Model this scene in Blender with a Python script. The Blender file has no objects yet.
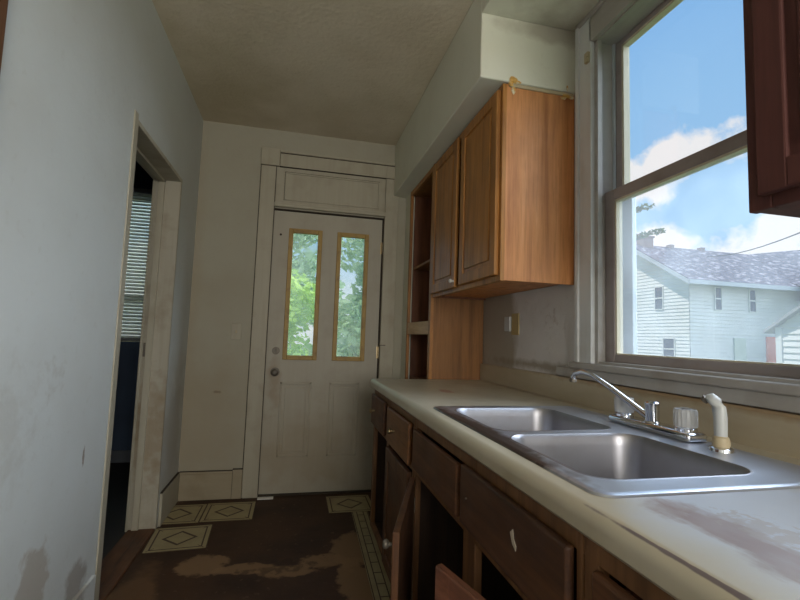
import bpy, bmesh, math, random
from mathutils import Vector, Matrix
random.seed(7)
S = bpy.context.scene
C = bpy.context.collection
PI = math.pi

# ---------------------------------------------------------------- camera
cd = bpy.data.cameras.new('camera'); cam = bpy.data.objects.new('camera', cd); C.objects.link(cam)
cd.sensor_width = 36.0; cd.lens = 20.275; cd.clip_start = 0.02; cd.clip_end = 300
yaw, pitch, roll = 0.2268, 0.0814, 0.0341
f0 = Vector((math.sin(yaw), math.cos(yaw), 0)); r0 = Vector((math.cos(yaw), -math.sin(yaw), 0)); u0 = Vector((0, 0, 1))
f1 = f0*math.cos(pitch) + u0*math.sin(pitch); u1 = u0*math.cos(pitch) - f0*math.sin(pitch)
r2 = r0*math.cos(roll) + u1*math.sin(roll); u2 = u1*math.cos(roll) - r0*math.sin(roll)
M = Matrix((r2, u2, -f1)).transposed().to_4x4(); M.translation = Vector((0, 0, 1.1448))
cam.matrix_world = M
S.camera = cam

# ---------------------------------------------------------------- world, sun, fill lamps
S.view_settings.view_transform = 'Standard'; S.view_settings.look = 'None'
S.view_settings.gamma = 1.0; S.view_settings.exposure = 0.0; S.view_settings.use_curve_mapping = False
S.cycles.use_denoising = True
S.cycles.max_bounces = 10; S.cycles.diffuse_bounces = 6; S.cycles.transparent_max_bounces = 12
S.cycles.sample_clamp_indirect = 4.0

W = bpy.data.worlds.new('sky'); S.world = W; W.use_nodes = True
nt = W.node_tree; nt.nodes.clear()
def N(t, **k):
    n = nt.nodes.new(t)
    for a, b in k.items(): setattr(n, a, b)
    return n
def math_(op, a, b=None, c=None, clamp=False):
    n = N('ShaderNodeMath', operation=op, use_clamp=clamp)
    for i, v in enumerate((a, b, c)):
        if v is None: continue
        if isinstance(v, (int, float)): n.inputs[i].default_value = v
        else: nt.links.new(v, n.inputs[i])
    return n.outputs[0]
tc = N('ShaderNodeTexCoord'); sep = N('ShaderNodeSeparateXYZ'); nt.links.new(tc.outputs['Generated'], sep.inputs[0])
grad = N('ShaderNodeValToRGB'); nt.links.new(sep.outputs[2], grad.inputs[0])
e = grad.color_ramp.elements
e[0].position = 0.0; e[0].color = (0.62, 0.78, 0.95, 1); e[1].position = 0.75; e[1].color = (0.20, 0.47, 0.93, 1)
x = grad.color_ramp.elements.new(0.22); x.color = (0.40, 0.68, 1.0, 1)
x = grad.color_ramp.elements.new(0.45); x.color = (0.33, 0.62, 0.98, 1)
nz = N('ShaderNodeTexNoise'); nz.inputs['Scale'].default_value = 7.5; nz.inputs['Detail'].default_value = 9; nz.inputs['Roughness'].default_value = 0.6
nt.links.new(tc.outputs['Generated'], nz.inputs['Vector'])
clouds = None
for (dx, dy, dz), (sx, sz) in (((.655, .655, .345), (.11, .045)), ((.60, .72, .32), (.09, .05)), ((.79, .585, .20), (.105, .085)), ((.655, .71, .19), (.09, .035)), ((.4, .85, .3), (.2, .12)), ((.9, .1, .35), (.3, .12)), ((.2, -.9, .4), (.3, .2))):
    vm = N('ShaderNodeVectorMath', operation='SUBTRACT'); nt.links.new(tc.outputs['Generated'], vm.inputs[0]); vm.inputs[1].default_value = (dx, dy, dz)
    vs = N('ShaderNodeVectorMath', operation='DIVIDE'); nt.links.new(vm.outputs[0], vs.inputs[0]); vs.inputs[1].default_value = (sx, sx, sz)
    vl = N('ShaderNodeVectorMath', operation='LENGTH'); nt.links.new(vs.outputs[0], vl.inputs[0])
    m = math_('SUBTRACT', 1.05, vl.outputs['Value'])
    clouds = m if clouds is None else math_('MAXIMUM', clouds, m)
nd = math_('MULTIPLY_ADD', nz.outputs['Fac'], 4.2, -2.15)
cm = math_('ADD', clouds, nd)
cm = math_('MULTIPLY', cm, 2.2, clamp=True)
low = math_('MULTIPLY_ADD', sep.outputs[2], -6.0, 1.15, clamp=True)      # hazy horizon bank
lowm = math_('MULTIPLY', low, math_('MULTIPLY_ADD', nz.outputs['Fac'], 3.0, -0.9, clamp=True))
cm = math_('MAXIMUM', cm, lowm)
mix = N('ShaderNodeMix', data_type='RGBA'); nt.links.new(cm, mix.inputs['Factor']); nt.links.new(grad.outputs[0], mix.inputs['A']); mix.inputs['B'].default_value = (1.0, 1.0, 1.02, 1)
bg = N('ShaderNodeBackground'); nt.links.new(mix.outputs['Result'], bg.inputs[0]); bg.inputs[1].default_value = 1.0
wo = N('ShaderNodeOutputWorld'); nt.links.new(bg.outputs[0], wo.inputs[0])

def sun(name, toward, strength, col, angle):
    l = bpy.data.lights.new(name, 'SUN'); l.energy = strength; l.color = col; l.angle = math.radians(angle)
    o = bpy.data.objects.new(name, l); C.objects.link(o); o.rotation_euler = Vector(toward).to_track_quat('Z', 'Y').to_euler()
    o.location = Vector(toward)*30
    return o
sun('sun', (-0.42, 0.10, 0.9), 4.2, (1.0, 0.96, 0.88), 0.6)
sun('sky_fill_sun', (0.88, -0.08, 0.42), 9.2, (0.78, 0.88, 1.0), 75)  # added wide sun lamp, lifts the window daylight indoors
def area(name, loc, toward, sx, sy, power, col):
    l = bpy.data.lights.new(name, 'AREA'); l.shape = 'RECTANGLE'; l.size = sx; l.size_y = sy; l.energy = power; l.color = col
    o = bpy.data.objects.new(name, l); C.objects.link(o); o.location = loc
    o.rotation_euler = (-Vector(toward)).to_track_quat('Z', 'Y').to_euler()
    return o
area('rear_fill_lamp', (0.45, -2.14, 1.55), (-0.05, 1, 0.0), 1.1, 1.2, 60, (1.0, 0.955, 0.88))  # added area lamp at the unseen rear window, fills the room

# ---------------------------------------------------------------- materials
class MT:
    def __init__(s, name, rough=0.6, metal=0.0, spec=0.5):
        s.m = bpy.data.materials.new(name); s.m.use_nodes = True; s.t = s.m.node_tree
        s.b = s.t.nodes['Principled BSDF']; s.b.inputs['Roughness'].default_value = rough; s.b.inputs['Metallic'].default_value = metal
        s.b.inputs['Specular IOR Level'].default_value = spec
        s.c = None; s.pos = None; s.r = rough
    def n(s, t, **k):
        n = s.t.nodes.new(t)
        for a, b in k.items(): setattr(n, a, b)
        return n
    def L(s, a, b): s.t.links.new(a, b)
    def coord(s, kind='world'):
        if kind == 'world': return s.n('ShaderNodeNewGeometry').outputs['Position']
        return s.n('ShaderNodeTexCoord').outputs['Object']
    def m_(s, op, a, b=None, clamp=False, c=None):
        n = s.n('ShaderNodeMath', operation=op, use_clamp=clamp)
        for i, v in enumerate((a, b, c)):
            if v is None: continue
            if isinstance(v, (int, float)): n.inputs[i].default_value = v
            else: s.L(v, n.inputs[i])
        return n.outputs[0]
    def noise(s, scale=5, detail=4, stretch=(1, 1, 1), rough=0.55, kind='world', dist=0.0, off=(0, 0, 0)):
        mp = s.n('ShaderNodeMapping'); s.L(s.coord(kind), mp.inputs[0]); mp.inputs['Scale'].default_value = stretch; mp.inputs['Location'].default_value = off
        z = s.n('ShaderNodeTexNoise'); z.inputs['Scale'].default_value = scale; z.inputs['Detail'].default_value = detail; z.inputs['Roughness'].default_value = rough
        z.inputs['Distortion'].default_value = dist
        s.L(mp.outputs[0], z.inputs['Vector']); return z.outputs['Fac']
    def ramp(s, fac, a, b, clamp=True):
        n = s.n('ShaderNodeMapRange'); s.L(fac, n.inputs[0]); n.inputs[1].default_value = a; n.inputs[2].default_value = b; n.clamp = clamp; return n.outputs[0]
    def base(s, col): s.c = col; return s
    def mix(s, fac, col):
        n = s.n('ShaderNodeMix', data_type='RGBA')
        if isinstance(fac, (int, float)): n.inputs['Factor'].default_value = fac
        else: s.L(fac, n.inputs['Factor'])
        for sock, v in (('A', s.c), ('B', col)):
            if isinstance(v, tuple): n.inputs[sock].default_value = (*v, 1)
            else: s.L(v, n.inputs[sock])
        s.c = n.outputs['Result']; return s
    def spot(s, center, rad, col, noise_amp=0.6, scale=9, amount=1.0, soft=0.25, kind='world', squash=(1, 1, 1), thr=0.0):
        vm = s.n('ShaderNodeVectorMath', operation='SUBTRACT'); s.L(s.coord(kind), vm.inputs[0]); vm.inputs[1].default_value = center
        vd = s.n('ShaderNodeVectorMath', operation='DIVIDE'); s.L(vm.outputs[0], vd.inputs[0]); vd.inputs[1].default_value = rad
        vl = s.n('ShaderNodeVectorMath', operation='LENGTH'); s.L(vd.outputs[0], vl.inputs[0])
        d = s.m_('SUBTRACT', 1.0, vl.outputs['Value'])
        nz = s.noise(scale, 5, squash, kind=kind)
        d = s.m_('ADD', d, s.m_('MULTIPLY_ADD', nz, 2*noise_amp, c=-noise_amp))
        f = s.m_('MULTIPLY', s.ramp(d, thr, thr+soft), amount)
        return s.mix(f, col)
    def bump(s, h, strength=0.2, dist=0.01):
        b = s.n('ShaderNodeBump'); b.inputs['Strength'].default_value = strength; b.inputs['Distance'].default_value = dist
        s.L(h, b.inputs['Height']); s.L(b.outputs[0], s.b.inputs['Normal']); return s
    def roughmap(s, fac, lo, hi):
        n = s.n('ShaderNodeMapRange'); s.L(fac, n.inputs[0]); n.inputs[3].default_value = lo; n.inputs[4].default_value = hi; s.L(n.outputs[0], s.b.inputs['Roughness']); return s
    def done(s):
        if isinstance(s.c, tuple): s.b.inputs['Base Color'].default_value = (*s.c, 1)
        elif s.c is not None: s.L(s.c, s.b.inputs['Base Color'])
        return s.m
def plaster(name, col, dirt=(.30, .25, .17), amt=.35, rough=.75, spots=(), bump=.25, bscale=14):
    t = MT(name, rough, spec=.3).base(col)
    t.mix(t.m_('MULTIPLY', t.ramp(t.noise(2.2, 6), .42, .75), amt), dirt)
    t.mix(t.m_('MULTIPLY', t.ramp(t.noise(30, 3), .62, .72), amt*.5), dirt)
    for sp in spots: t.spot(*sp[0], **sp[1])
    t.bump(t.noise(bscale, 6), bump, .01)
    return t.done()
def painted_wood(name, col, dirt=(.22, .17, .10), amt=.45, rough=.5, grain=(18, 18, 1.2), spots=()):
    t = MT(name, rough, spec=.4).base(col)
    t.mix(t.m_('MULTIPLY', t.ramp(t.noise(1.5, 6, grain), .45, .72), amt*.45), dirt)
    t.mix(t.m_('MULTIPLY', t.ramp(t.noise(6, 6), .5, .75), amt), dirt)
    for sp in spots: t.spot(*sp[0], **sp[1])
    t.bump(t.noise(3, 5, grain), .12, .004)
    return t.done()
def wood(name, dark, mid, light, grain=(1, 1, .06), scale=22, rough=.4, wear=None, spots=(), kind='world'):
    t = MT(name, rough, spec=.45)
    g = t.noise(scale, 7, grain, rough=.62, kind=kind, dist=.35)
    t.base(dark).mix(t.ramp(g, .32, .52), mid).mix(t.ramp(g, .55, .78), light)
    t.mix(t.m_('MULTIPLY', t.ramp(t.noise(scale*5, 4, grain, kind=kind), .5, .66), .45), dark)
    if wear: t.mix(t.m_('MULTIPLY', t.ramp(t.noise(5, 6, kind=kind), .5, .7), wear[1]), wear[0])
    for sp in spots: t.spot(*sp[0], **sp[1])
    t.bump(g, .12, .003); t.roughmap(t.noise(9, 4, kind=kind), rough-.1, rough+.18)
    return t.done()
def plain(name, col, rough=.5, metal=0., spec=.5):
    return MT(name, rough, metal, spec).base(col).done()
def glass(name, haze=0.0, hcol=(.9, .95, 1), trans=.97, gloss=.06):
    m = bpy.data.materials.new(name); m.use_nodes = True; t = m.node_tree; t.nodes.clear()
    o = t.nodes.new('ShaderNodeOutputMaterial'); tr = t.nodes.new('ShaderNodeBsdfTransparent'); tr.inputs[0].default_value = (trans, trans, trans, 1)
    gl = t.nodes.new('ShaderNodeBsdfGlossy'); gl.inputs['Roughness'].default_value = .03
    mx = t.nodes.new('ShaderNodeMixShader'); mx.inputs[0].default_value = gloss; t.links.new(tr.outputs[0], mx.inputs[1]); t.links.new(gl.outputs[0], mx.inputs[2])
    out = mx.outputs[0]
    if haze:
        tl = t.nodes.new('ShaderNodeBsdfTranslucent'); tl.inputs[0].default_value = (*hcol, 1)
        g = t.nodes.new('ShaderNodeNewGeometry'); nz = t.nodes.new('ShaderNodeTexNoise'); nz.inputs['Scale'].default_value = 7; nz.inputs['Detail'].default_value = 6
        t.links.new(g.outputs['Position'], nz.inputs['Vector'])
        mr = t.nodes.new('ShaderNodeMapRange'); mr.inputs[1].default_value = .3; mr.inputs[2].default_value = .75; mr.inputs[3].default_value = haze*.6; mr.inputs[4].default_value = haze*1.4
        t.links.new(nz.outputs['Fac'], mr.inputs[0])
        m2 = t.nodes.new('ShaderNodeMixShader'); t.links.new(mr.outputs[0], m2.inputs[0]); t.links.new(out, m2.inputs[1]); t.links.new(tl.outputs[0], m2.inputs[2]); out = m2.outputs[0]
    t.links.new(out, o.inputs[0]); return m

BR = (.16, .10, .055)
m_wall_left = plaster('aged_white_plaster', (.56, .59, .575), amt=.15, spots=[
    (((-.715, 1.60, .36), (.3, .09, .16), (.33, .27, .20)), dict(noise_amp=.8, scale=16, soft=.25, amount=.6)),
    (((-.715, 1.90, .22), (.3, .09, .10), BR), dict(noise_amp=.8, scale=16, soft=.4, amount=.5)),
    (((-.715, 1.87, .68), (.2, .010, .045), BR), dict(noise_amp=.8, scale=50, soft=.4, amount=.7)),
    (((-.715, 1.35, .85), (.3, .30, .30), (.40, .38, .33)), dict(noise_amp=1.0, scale=22, soft=.5, amount=.3, thr=.35)),
    (((-.715, 1.6, 1.0), (.3, .22, .22), (.34, .31, .26)), dict(noise_amp=1.0, scale=26, soft=.5, amount=.4, thr=.75)),
    (((-.715, 3.15, .5), (.3, .35, .6), (.33, .27, .18)), dict(noise_amp=.5, scale=6, soft=.6, amount=.5)),
    ])
m_wall_back = plaster('dingy_cream_plaster', (.385, .365, .29), amt=.3, spots=[
    (((-.6, 3.37, .5), (.5, .3, .7), (.33, .27, .18)), dict(noise_amp=.5, scale=5, soft=.7, amount=.5)),
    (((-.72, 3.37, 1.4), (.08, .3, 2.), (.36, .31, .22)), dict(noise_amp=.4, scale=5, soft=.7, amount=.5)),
    (((-.50, 3.37, .72), (.03, .3, .012), BR), dict(noise_amp=.7, scale=40, soft=.5, amount=.5))])
m_wall_right = plaster('grimy_backsplash_plaster', (.66, .64, .63), amt=.3, spots=[
    (((1.148, 2.55, 1.2), (.3, .38, .5), (.30, .25, .17)), dict(noise_amp=.25, scale=6, soft=.15, amount=.75)),
    (((1.148, 2.0, 1.03), (.3, .6, .03), (.24, .19, .12)), dict(noise_amp=.6, scale=18, soft=.7, amount=.7)),
    (((1.148, 1.85, 1.25), (.3, .25, .25), (.38, .31, .27)), dict(noise_amp=1., scale=40, soft=.3, amount=.5, thr=.9))])
m_soffit = plaster('soffit_paint', (.70, .70, .59), amt=.15, spots=[
    (((1.1, 1.67, 2.48), (.4, .2, .06), (.30, .25, .18)), dict(noise_amp=.6, scale=10, soft=.5, amount=.5))])
m_ceiling = plaster('stippled_ceiling_paint', (.68, .61, .48), dirt=(.40, .33, .20), amt=.4, bump=.5, bscale=40, spots=[
    (((-.5, 2.9, 2.64), (.4, .7, .3), (.42, .35, .20)), dict(noise_amp=.7, scale=4, soft=.8, amount=.5))])
m_trim = painted_wood('dirty_white_trim', (.40, .37, .285), amt=.35)
m_base = painted_wood('stained_baseboard', (.33, .28, .19), amt=.5, grain=(3, 3, 14))
m_jamb = painted_wood('stained_door_jamb', (.42, .39, .31), amt=.6, spots=[
    (((-.78, 2.92, .55), (.2, .3, .35), (.24, .16, .08)), dict(noise_amp=1.0, scale=18, soft=.7, amount=.5))])
m_door = painted_wood('dirty_white_door_paint', (.395, .365, .29), amt=.22, spots=[
    (((.15, 3.37, .3), (.5, .3, .35), (.32, .26, .17)), dict(noise_amp=.6, scale=6, soft=.6, amount=.5)),
    (((-.12, 3.37, .8), (.06, .3, .22), (.28, .21, .13)), dict(noise_amp=.7, scale=12, soft=.6, amount=.6))])
m_seam = plain('dark_gap', (.04, .03, .02), .9)
m_gold = MT('aged_yellow_window_frame', .5).base((.36, .225, .045)); m_gold.mix(m_gold.ramp(m_gold.noise(14, 5), .5, .7), (.24, .14, .03)); m_gold = m_gold.done()
m_brass = plain('tarnished_brass', (.36, .28, .16), .35, 1.)
m_steel_knob = plain('dull_nickel', (.20, .18, .15), .6, .8)
m_win_trim = painted_wood('greyed_window_trim', (.40, .385, .36), dirt=(.20, .16, .12), amt=.45, grain=(14, 1.2, 14))
m_win_case = painted_wood('white_window_casing', (.64, .66, .66), amt=.25)
m_sash = painted_wood('weathered_sash', (.35, .31, .30), dirt=(.17, .12, .10), amt=.5, grain=(14, 2, 14))
m_sash_cream = painted_wood('cream_sash_edge', (.66, .61, .46), amt=.3)
m_storm = plain('pale_aluminium', (.55, .62, .66), .45, .3)
m_glass = glass('window_glass')
m_haze = glass('dirty_hazy_glass', haze=.07)
m_frost = glass('door_light_glass', haze=.22, hcol=(.95, 1, .82), gloss=0.0)

oak = wood('honey_oak_side', (.42, .165, .055), (.64, .285, .105), (.78, .40, .175), rough=.42, wear=((.30, .12, .04), .25))
oak_door = wood('brown_oak_door', (.23, .095, .026), (.42, .185, .045), (.52, .245, .065), rough=.38, wear=((.14, .07, .03), .35))
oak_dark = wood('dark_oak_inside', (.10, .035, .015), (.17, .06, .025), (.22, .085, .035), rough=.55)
oak_mid = wood('worn_oak_panel', (.16, .07, .02), (.27, .12, .035), (.33, .16, .05), rough=.5, wear=((.20, .11, .05), .3))
oak_backlit = wood('backlit_oak', (.065, .02, .016), (.095, .03, .025), (.12, .04, .033), rough=.7)  # same oak, with its backlit shade put into the colour
grimy = wood('grimy_brown_front', (.055, .022, .008), (.12, .048, .018), (.17, .073, .028), grain=(1, .08, 1), rough=.55, wear=((.045, .026, .017), .6))
grimy_v = wood('grimy_brown_door', (.06, .027, .012), (.12, .052, .022), (.16, .075, .032), rough=.5, wear=((.05, .028, .017), .5))
frame_w = wood('brown_face_frame', (.12, .055, .022), (.21, .10, .04), (.27, .135, .055), rough=.5, wear=((.09, .05, .025), .4))
red_w = wood('reddish_door_edge', (.12, .045, .025), (.22, .085, .045), (.29, .13, .075), grain=(1, .08, 1), rough=.5, wear=((.07, .035, .025), .4))

t = MT('cream_laminate', .32, spec=.5).base((.52, .48, .37))
t.mix(t.m_('MULTIPLY', t.ramp(t.noise(3, 6), .4, .7), .35), (.38, .33, .24))
t.spot((.72, .45, .9), (.26, .42, .2), (.56, .63, .76), noise_amp=.3, scale=6, soft=.4, amount=.95)  # bluish window sheen painted into the laminate colour
t.spot((.565, .590, .9), (.050, .06, .2), (.33, .25, .22), noise_amp=.8, scale=34, soft=.6, amount=.7)
t.spot((.580, .510, .9), (.050, .13, .2), (.29, .19, .165), noise_amp=.75, scale=30, soft=.5, amount=.85, squash=(1.6, .6, 1))
t.spot((.575, .400, .9), (.055, .13, .2), (.29, .20, .18), noise_amp=.75, scale=30, soft=.5, amount=.8, squash=(1.6, .6, 1))
t.spot((.64, .50, .9), (.09, .16, .2), (.38, .33, .31), noise_amp=.9, scale=60, soft=.2, amount=.6, thr=.55)
t.spot((.449, .33, .9), (.0038, .32, .03), (.15, .12, .14), noise_amp=.35, scale=30, soft=.3, amount=.9)
t.spot((.70, 2.02, .9), (.035, .06, .2), (.40, .16, .12), noise_amp=.7, scale=24, soft=.3, amount=.7)
t.spot((1.12, 2.0, .9), (.05, .8, .02), (.25, .19, .11), noise_amp=.5, scale=12, soft=.5, amount=.7)
t.spot((.46, .9, .86), (.05, .7, .03), (.36, .31, .19), noise_amp=.6, scale=9, soft=.6, amount=.6)
t.roughmap(t.noise(12, 5), .25, .5)
m_counter = t.done()
t = MT('stained_backsplash_laminate', .45).base((.46, .40, .29))
t.mix(t.m_('MULTIPLY', t.ramp(t.noise(4, 6, (1, .6, 2)), .4, .7), .5), (.30, .23, .13))
t.spot((1.13, 1.1, 1.0), (.2, 1.0, .025), (.26, .16, .07), noise_amp=.6, scale=14, soft=.6, amount=.7)
m_bs = t.done()
t = MT('brushed_stainless', .38, 1.0).base((.40, .40, .43))
t.mix(t.m_('MULTIPLY', t.ramp(t.noise(16, 6), .5, .75), .35), (.30, .29, .28))
t.roughmap(t.noise(9, 6, (1, 4, 1)), .34, .5)
m_steel = t.done()
t = MT('stained_steel_rim', .3, .85).base((.58, .62, .70))
t.spot((.495, 1.15, .9), (.048, .46, .2), (.10, .065, .045), noise_amp=.6, scale=20, soft=.4, amount=.9)
t.spot((.56, 1.555, .9), (.5, .03, .2), (.17, .14, .11), noise_amp=.6, scale=20, soft=.5, amount=.8)
t.roughmap(t.noise(9, 6), .25, .45)
m_rim = t.done()
m_chrome = plain('chrome', (.72, .74, .78), .1, 1.)
t = MT('clear_acrylic', .12).base((.88, .90, .92)); t.b.inputs['Transmission Weight'].default_value = .55; t.b.inputs['IOR'].default_value = 1.3; m_acryl = t.done()
m_cream_plastic = plain('yellowed_plastic', (.46, .38, .24), .5)
m_white_plastic = plain('cloudy_white_plastic', (.50, .52, .51), .35)
m_ochre = plain('yellowed_switch_plate', (.42, .32, .14), .45)

t = MT('worn_brown_floor', .55, spec=.2).base((.070, .036, .020))
t.mix(t.ramp(t.noise(3, 7), .4, .7), (.036, .020, .014))
t.mix(t.m_('MULTIPLY', t.ramp(t.noise(24, 4), .62, .7), .6), (.13, .08, .05))
TAN = (.27, .165, .085)
for c_, r_ in (((-.38, 2.45, 0), (.13, .11, .5)), ((-.18, 2.38, 0), (.16, .06, .5)), ((.02, 2.33, 0), (.16, .06, .5)), ((.20, 2.40, 0), (.14, .08, .5)), ((.36, 2.50, 0), (.12, .22, .5)), ((.34, 2.2, 0), (.10, .22, .5))):
    t.spot(c_, r_, TAN, noise_amp=.7, scale=11, soft=.2, amount=.8)
t.spot((-.62, 2.15, 0), (.12, .35, .5), (.16, .085, .04), noise_amp=.6, scale=7, soft=.3, amount=.8)
t.spot((.0, 2.4, 0), (.6, .35, .5), (.03, .016, .013), noise_amp=1.0, scale=16, soft=.15, amount=.55, thr=.75)
t.bump(t.noise(20, 5), .3, .004)
m_floor = t.done()
m_floor_far = MT('dark_floorboards', .6).base((.03, .022, .018)).done()
def tile_mat(name, strip=False):
    t = MT(name, .5, spec=.3).base((.38, .32, .175))
    co = t.n('ShaderNodeTexCoord').outputs['Object']; sp = t.n('ShaderNodeSeparateXYZ'); t.L(co, sp.inputs[0])
    ax = t.m_('ABSOLUTE', sp.outputs[0]); ay = t.m_('ABSOLUTE', sp.outputs[1])
    INK = (.07, .04, .022)
    def line(v, lo, hi, col=INK, lim=None):
        f = t.m_('MULTIPLY', t.m_('GREATER_THAN', v, lo), t.m_('LESS_THAN', v, hi))
        if lim is not None: f = t.m_('MULTIPLY', f, lim)
        t.mix(f, col)
    if strip:
        line(ax, .018, .024); line(ax, .045, .05)
        inner = t.m_('LESS_THAN', ax, .018)
        for k in (-1, 0, 1): line(t.m_('ABSOLUTE', t.m_('SUBTRACT', sp.outputs[1], k*.1)), -1, .004, INK, inner)
    else:
        mx = t.m_('MAXIMUM', ax, ay); line(mx, .122, .130); line(mx, .149, .2)
        d = t.m_('ADD', ax, t.m_('MULTIPLY', ay, 1.0))
        line(d, .072, .092)
        diag = t.m_('LESS_THAN', t.m_('ABSOLUTE', t.m_('SUBTRACT', ax, ay)), .003)
        line(mx, .105, .14, INK, diag)
    t.mix(t.m_('MULTIPLY', t.ramp(t.noise(11, 6), .45, .75), .35), (.13, .09, .06))
    return t.done()
m_tile = tile_mat('patterned_vinyl_tile'); m_strip = tile_mat('patterned_border_vinyl', True)

# ---------------------------------------------------------------- mesh helpers
class MB:
    """collects shapes in world coordinates; build() links them as ONE mesh object"""
    def __init__(s): s.bm = bmesh.new()
    def _add(s, b, mat=None):
        if mat is not None: b.transform(mat)
        me = bpy.data.meshes.new('t'); b.to_mesh(me); b.free(); s.bm.from_mesh(me); bpy.data.meshes.remove(me); return s
    def box(s, x0, x1, y0, y1, z0, z1, bev=0.0, seg=2, mat=None):
        b = bmesh.new(); bmesh.ops.create_cube(b, size=1)
        for v in b.verts: v.co = Vector((x0+(v.co.x+.5)*(x1-x0), y0+(v.co.y+.5)*(y1-y0), z0+(v.co.z+.5)*(z1-z0)))
        if bev: bmesh.ops.bevel(b, geom=b.edges[:], offset=bev, segments=seg, profile=.5, affect='EDGES')
        return s._add(b, mat)
    def cyl(s, p0, p1, r0, r1=None, seg=24, bev=0.0):
        r1 = r0 if r1 is None else r1; p0, p1 = Vector(p0), Vector(p1); d = p1-p0
        b = bmesh.new(); bmesh.ops.create_cone(b, cap_ends=True, segments=seg, radius1=r0, radius2=r1, depth=d.length)
        if bev: bmesh.ops.bevel(b, geom=[e for e in b.edges if len(e.link_faces) == 2 and max(len(f.verts) for f in e.link_faces) > 4], offset=bev, segments=2, affect='EDGES')
        M = Matrix.Translation((p0+p1)/2) @ d.to_track_quat('Z', 'Y').to_matrix().to_4x4()
        return s._add(b, M)
    def sph(s, c, r, sc=(1, 1, 1), seg=20):
        b = bmesh.new(); bmesh.ops.create_uvsphere(b, u_segments=seg, v_segments=seg//2+2, radius=r)
        return s._add(b, Matrix.Translation(c) @ Matrix.Diagonal((*sc, 1)))
    def lathe(s, c, prof, seg=28, flute=0):
        rows = []
        for r, z in prof:
            rows.append([s.bm.verts.new((c[0]+(r*(1+(.05 if flute and i % 2 else 0)))*math.cos(2*PI*i/seg), c[1]+(r*(1+(.05 if flute and i % 2 else 0)))*math.sin(2*PI*i/seg), c[2]+z)) for i in range(seg)])
        for a, b in zip(rows, rows[1:]):
            for i in range(seg):
                s.bm.faces.new((a[i], a[(i+1) % seg], b[(i+1) % seg], b[i]))
        s.bm.faces.new(rows[0][::-1]); s.bm.faces.new(rows[-1]); return s
    def tube(s, pts, rad, seg=14):
        pts = [Vector(p) for p in pts]; rads = rad if isinstance(rad, (list, tuple)) else [rad]*len(pts)
        rows = []; up = Vector((0, 0, 1))
        for i, p in enumerate(pts):
            d = (pts[min(i+1, len(pts)-1)]-pts[max(i-1, 0)]).normalized()
            a = d.cross(up if abs(d.z) < .95 else Vector((1, 0, 0))).normalized(); b = a.cross(d).normalized()
            if rows and False: pass
            rows.append([s.bm.verts.new(p+(a*math.cos(2*PI*k/seg)+b*math.sin(2*PI*k/seg))*rads[i]) for k in range(seg)])
        for a, b in zip(rows, rows[1:]):
            for k in range(seg): s.bm.faces.new((a[k], a[(k+1) % seg], b[(k+1) % seg], b[k]))
        s.bm.faces.new(rows[0][::-1]); s.bm.faces.new(rows[-1]); return s
    def poly(s, pts, thick):
        """prism from polygon pts (3-D) extruded along vector thick"""
        a = [s.bm.verts.new(p) for p in pts]; b = [s.bm.verts.new(Vector(p)+Vector(thick)) for p in pts]
        s.bm.faces.new(a); s.bm.faces.new(b[::-1]); n = len(pts)
        for i in range(n): s.bm.faces.new((a[i], b[i], b[(i+1) % n], a[(i+1) % n]))
        return s
    def panel_front(s, x0, x1, y0, y1, z0, z1, axis, rail=.05, dep=.006, bev=.004):
        """a door slab with a sunk panel on its -axis side: four rails round a recessed field with bevelled centre"""
        if axis == 'X':
            s.box(x0+dep, x1, y0, y1, z0, z1, 0)
            s.box(x0, x0+dep+.002, y0, y0+rail, z0, z1, bev); s.box(x0, x0+dep+.002, y1-rail, y1, z0, z1, bev)
            s.box(x0, x0+dep+.002, y0+rail-bev, y1-rail+bev, z0, z0+rail, bev); s.box(x0, x0+dep+.002, y0+rail-bev, y1-rail+bev, z1-rail, z1, bev)
        else:
            s.box(x0, x1, y0+dep, y1, z0, z1, 0)
            s.box(x0, x0+rail, y0, y0+dep+.002, z0, z1, bev); s.box(x1-rail, x1, y0, y0+dep+.002, z0, z1, bev)
            s.box(x0+rail-bev, x1-rail+bev, y0, y0+dep+.002, z0, z0+rail, bev); s.box(x0+rail-bev, x1-rail+bev, y0, y0+dep+.002, z1-rail, z1, bev)
        return s
    def build(s, name, mat, parent=None, smooth=False, origin=None, rot=None):
        bmesh.ops.recalc_face_normals(s.bm, faces=s.bm.faces[:])
        if origin is None: origin = parent.location.copy() if parent is not None and parent.get('_root') else Vector((0, 0, 0))
        o_ = Vector(origin)
        if parent is not None and not parent.get('_root'): o_ = Vector(parent.get('_org', (0, 0, 0)))
        for v in s.bm.verts: v.co -= o_
        me = bpy.data.meshes.new(name); s.bm.to_mesh(me); s.bm.free()
        if smooth:
            for p in me.polygons: p.use_smooth = True
        me.materials.append(mat)
        o = bpy.data.objects.new(name, me); C.objects.link(o); o['_org'] = tuple(o_)
        if parent is not None: o.parent = parent
        else: o.location = o_
        return o
def smooth_angle(o, deg=35):
    me = o.data
    for p in me.polygons: p.use_smooth = True
    b = bmesh.new(); b.from_mesh(me)
    for e in b.edges:
        if len(e.link_faces) == 2 and e.calc_face_angle(0) > math.radians(deg): e.smooth = False
    b.to_mesh(me); b.free(); return o
def thing(name, label, cat, loc, rz=0., group=None, kind=None):
    o = bpy.data.objects.new(name, None); C.objects.link(o); o.empty_display_size = .05
    o.location = loc; o.rotation_euler = (0, 0, rz); o['_root'] = 1; tag(o, label, cat, group, kind); return o
def tag(o, label=None, cat=None, group=None, kind=None):
    if label: o['label'] = label
    if cat: o['category'] = cat
    if group: o['group'] = group
    if kind: o['kind'] = kind
    return o
def struct(o, label, cat='wall'): return tag(o, label, cat, kind='structure')
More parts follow.
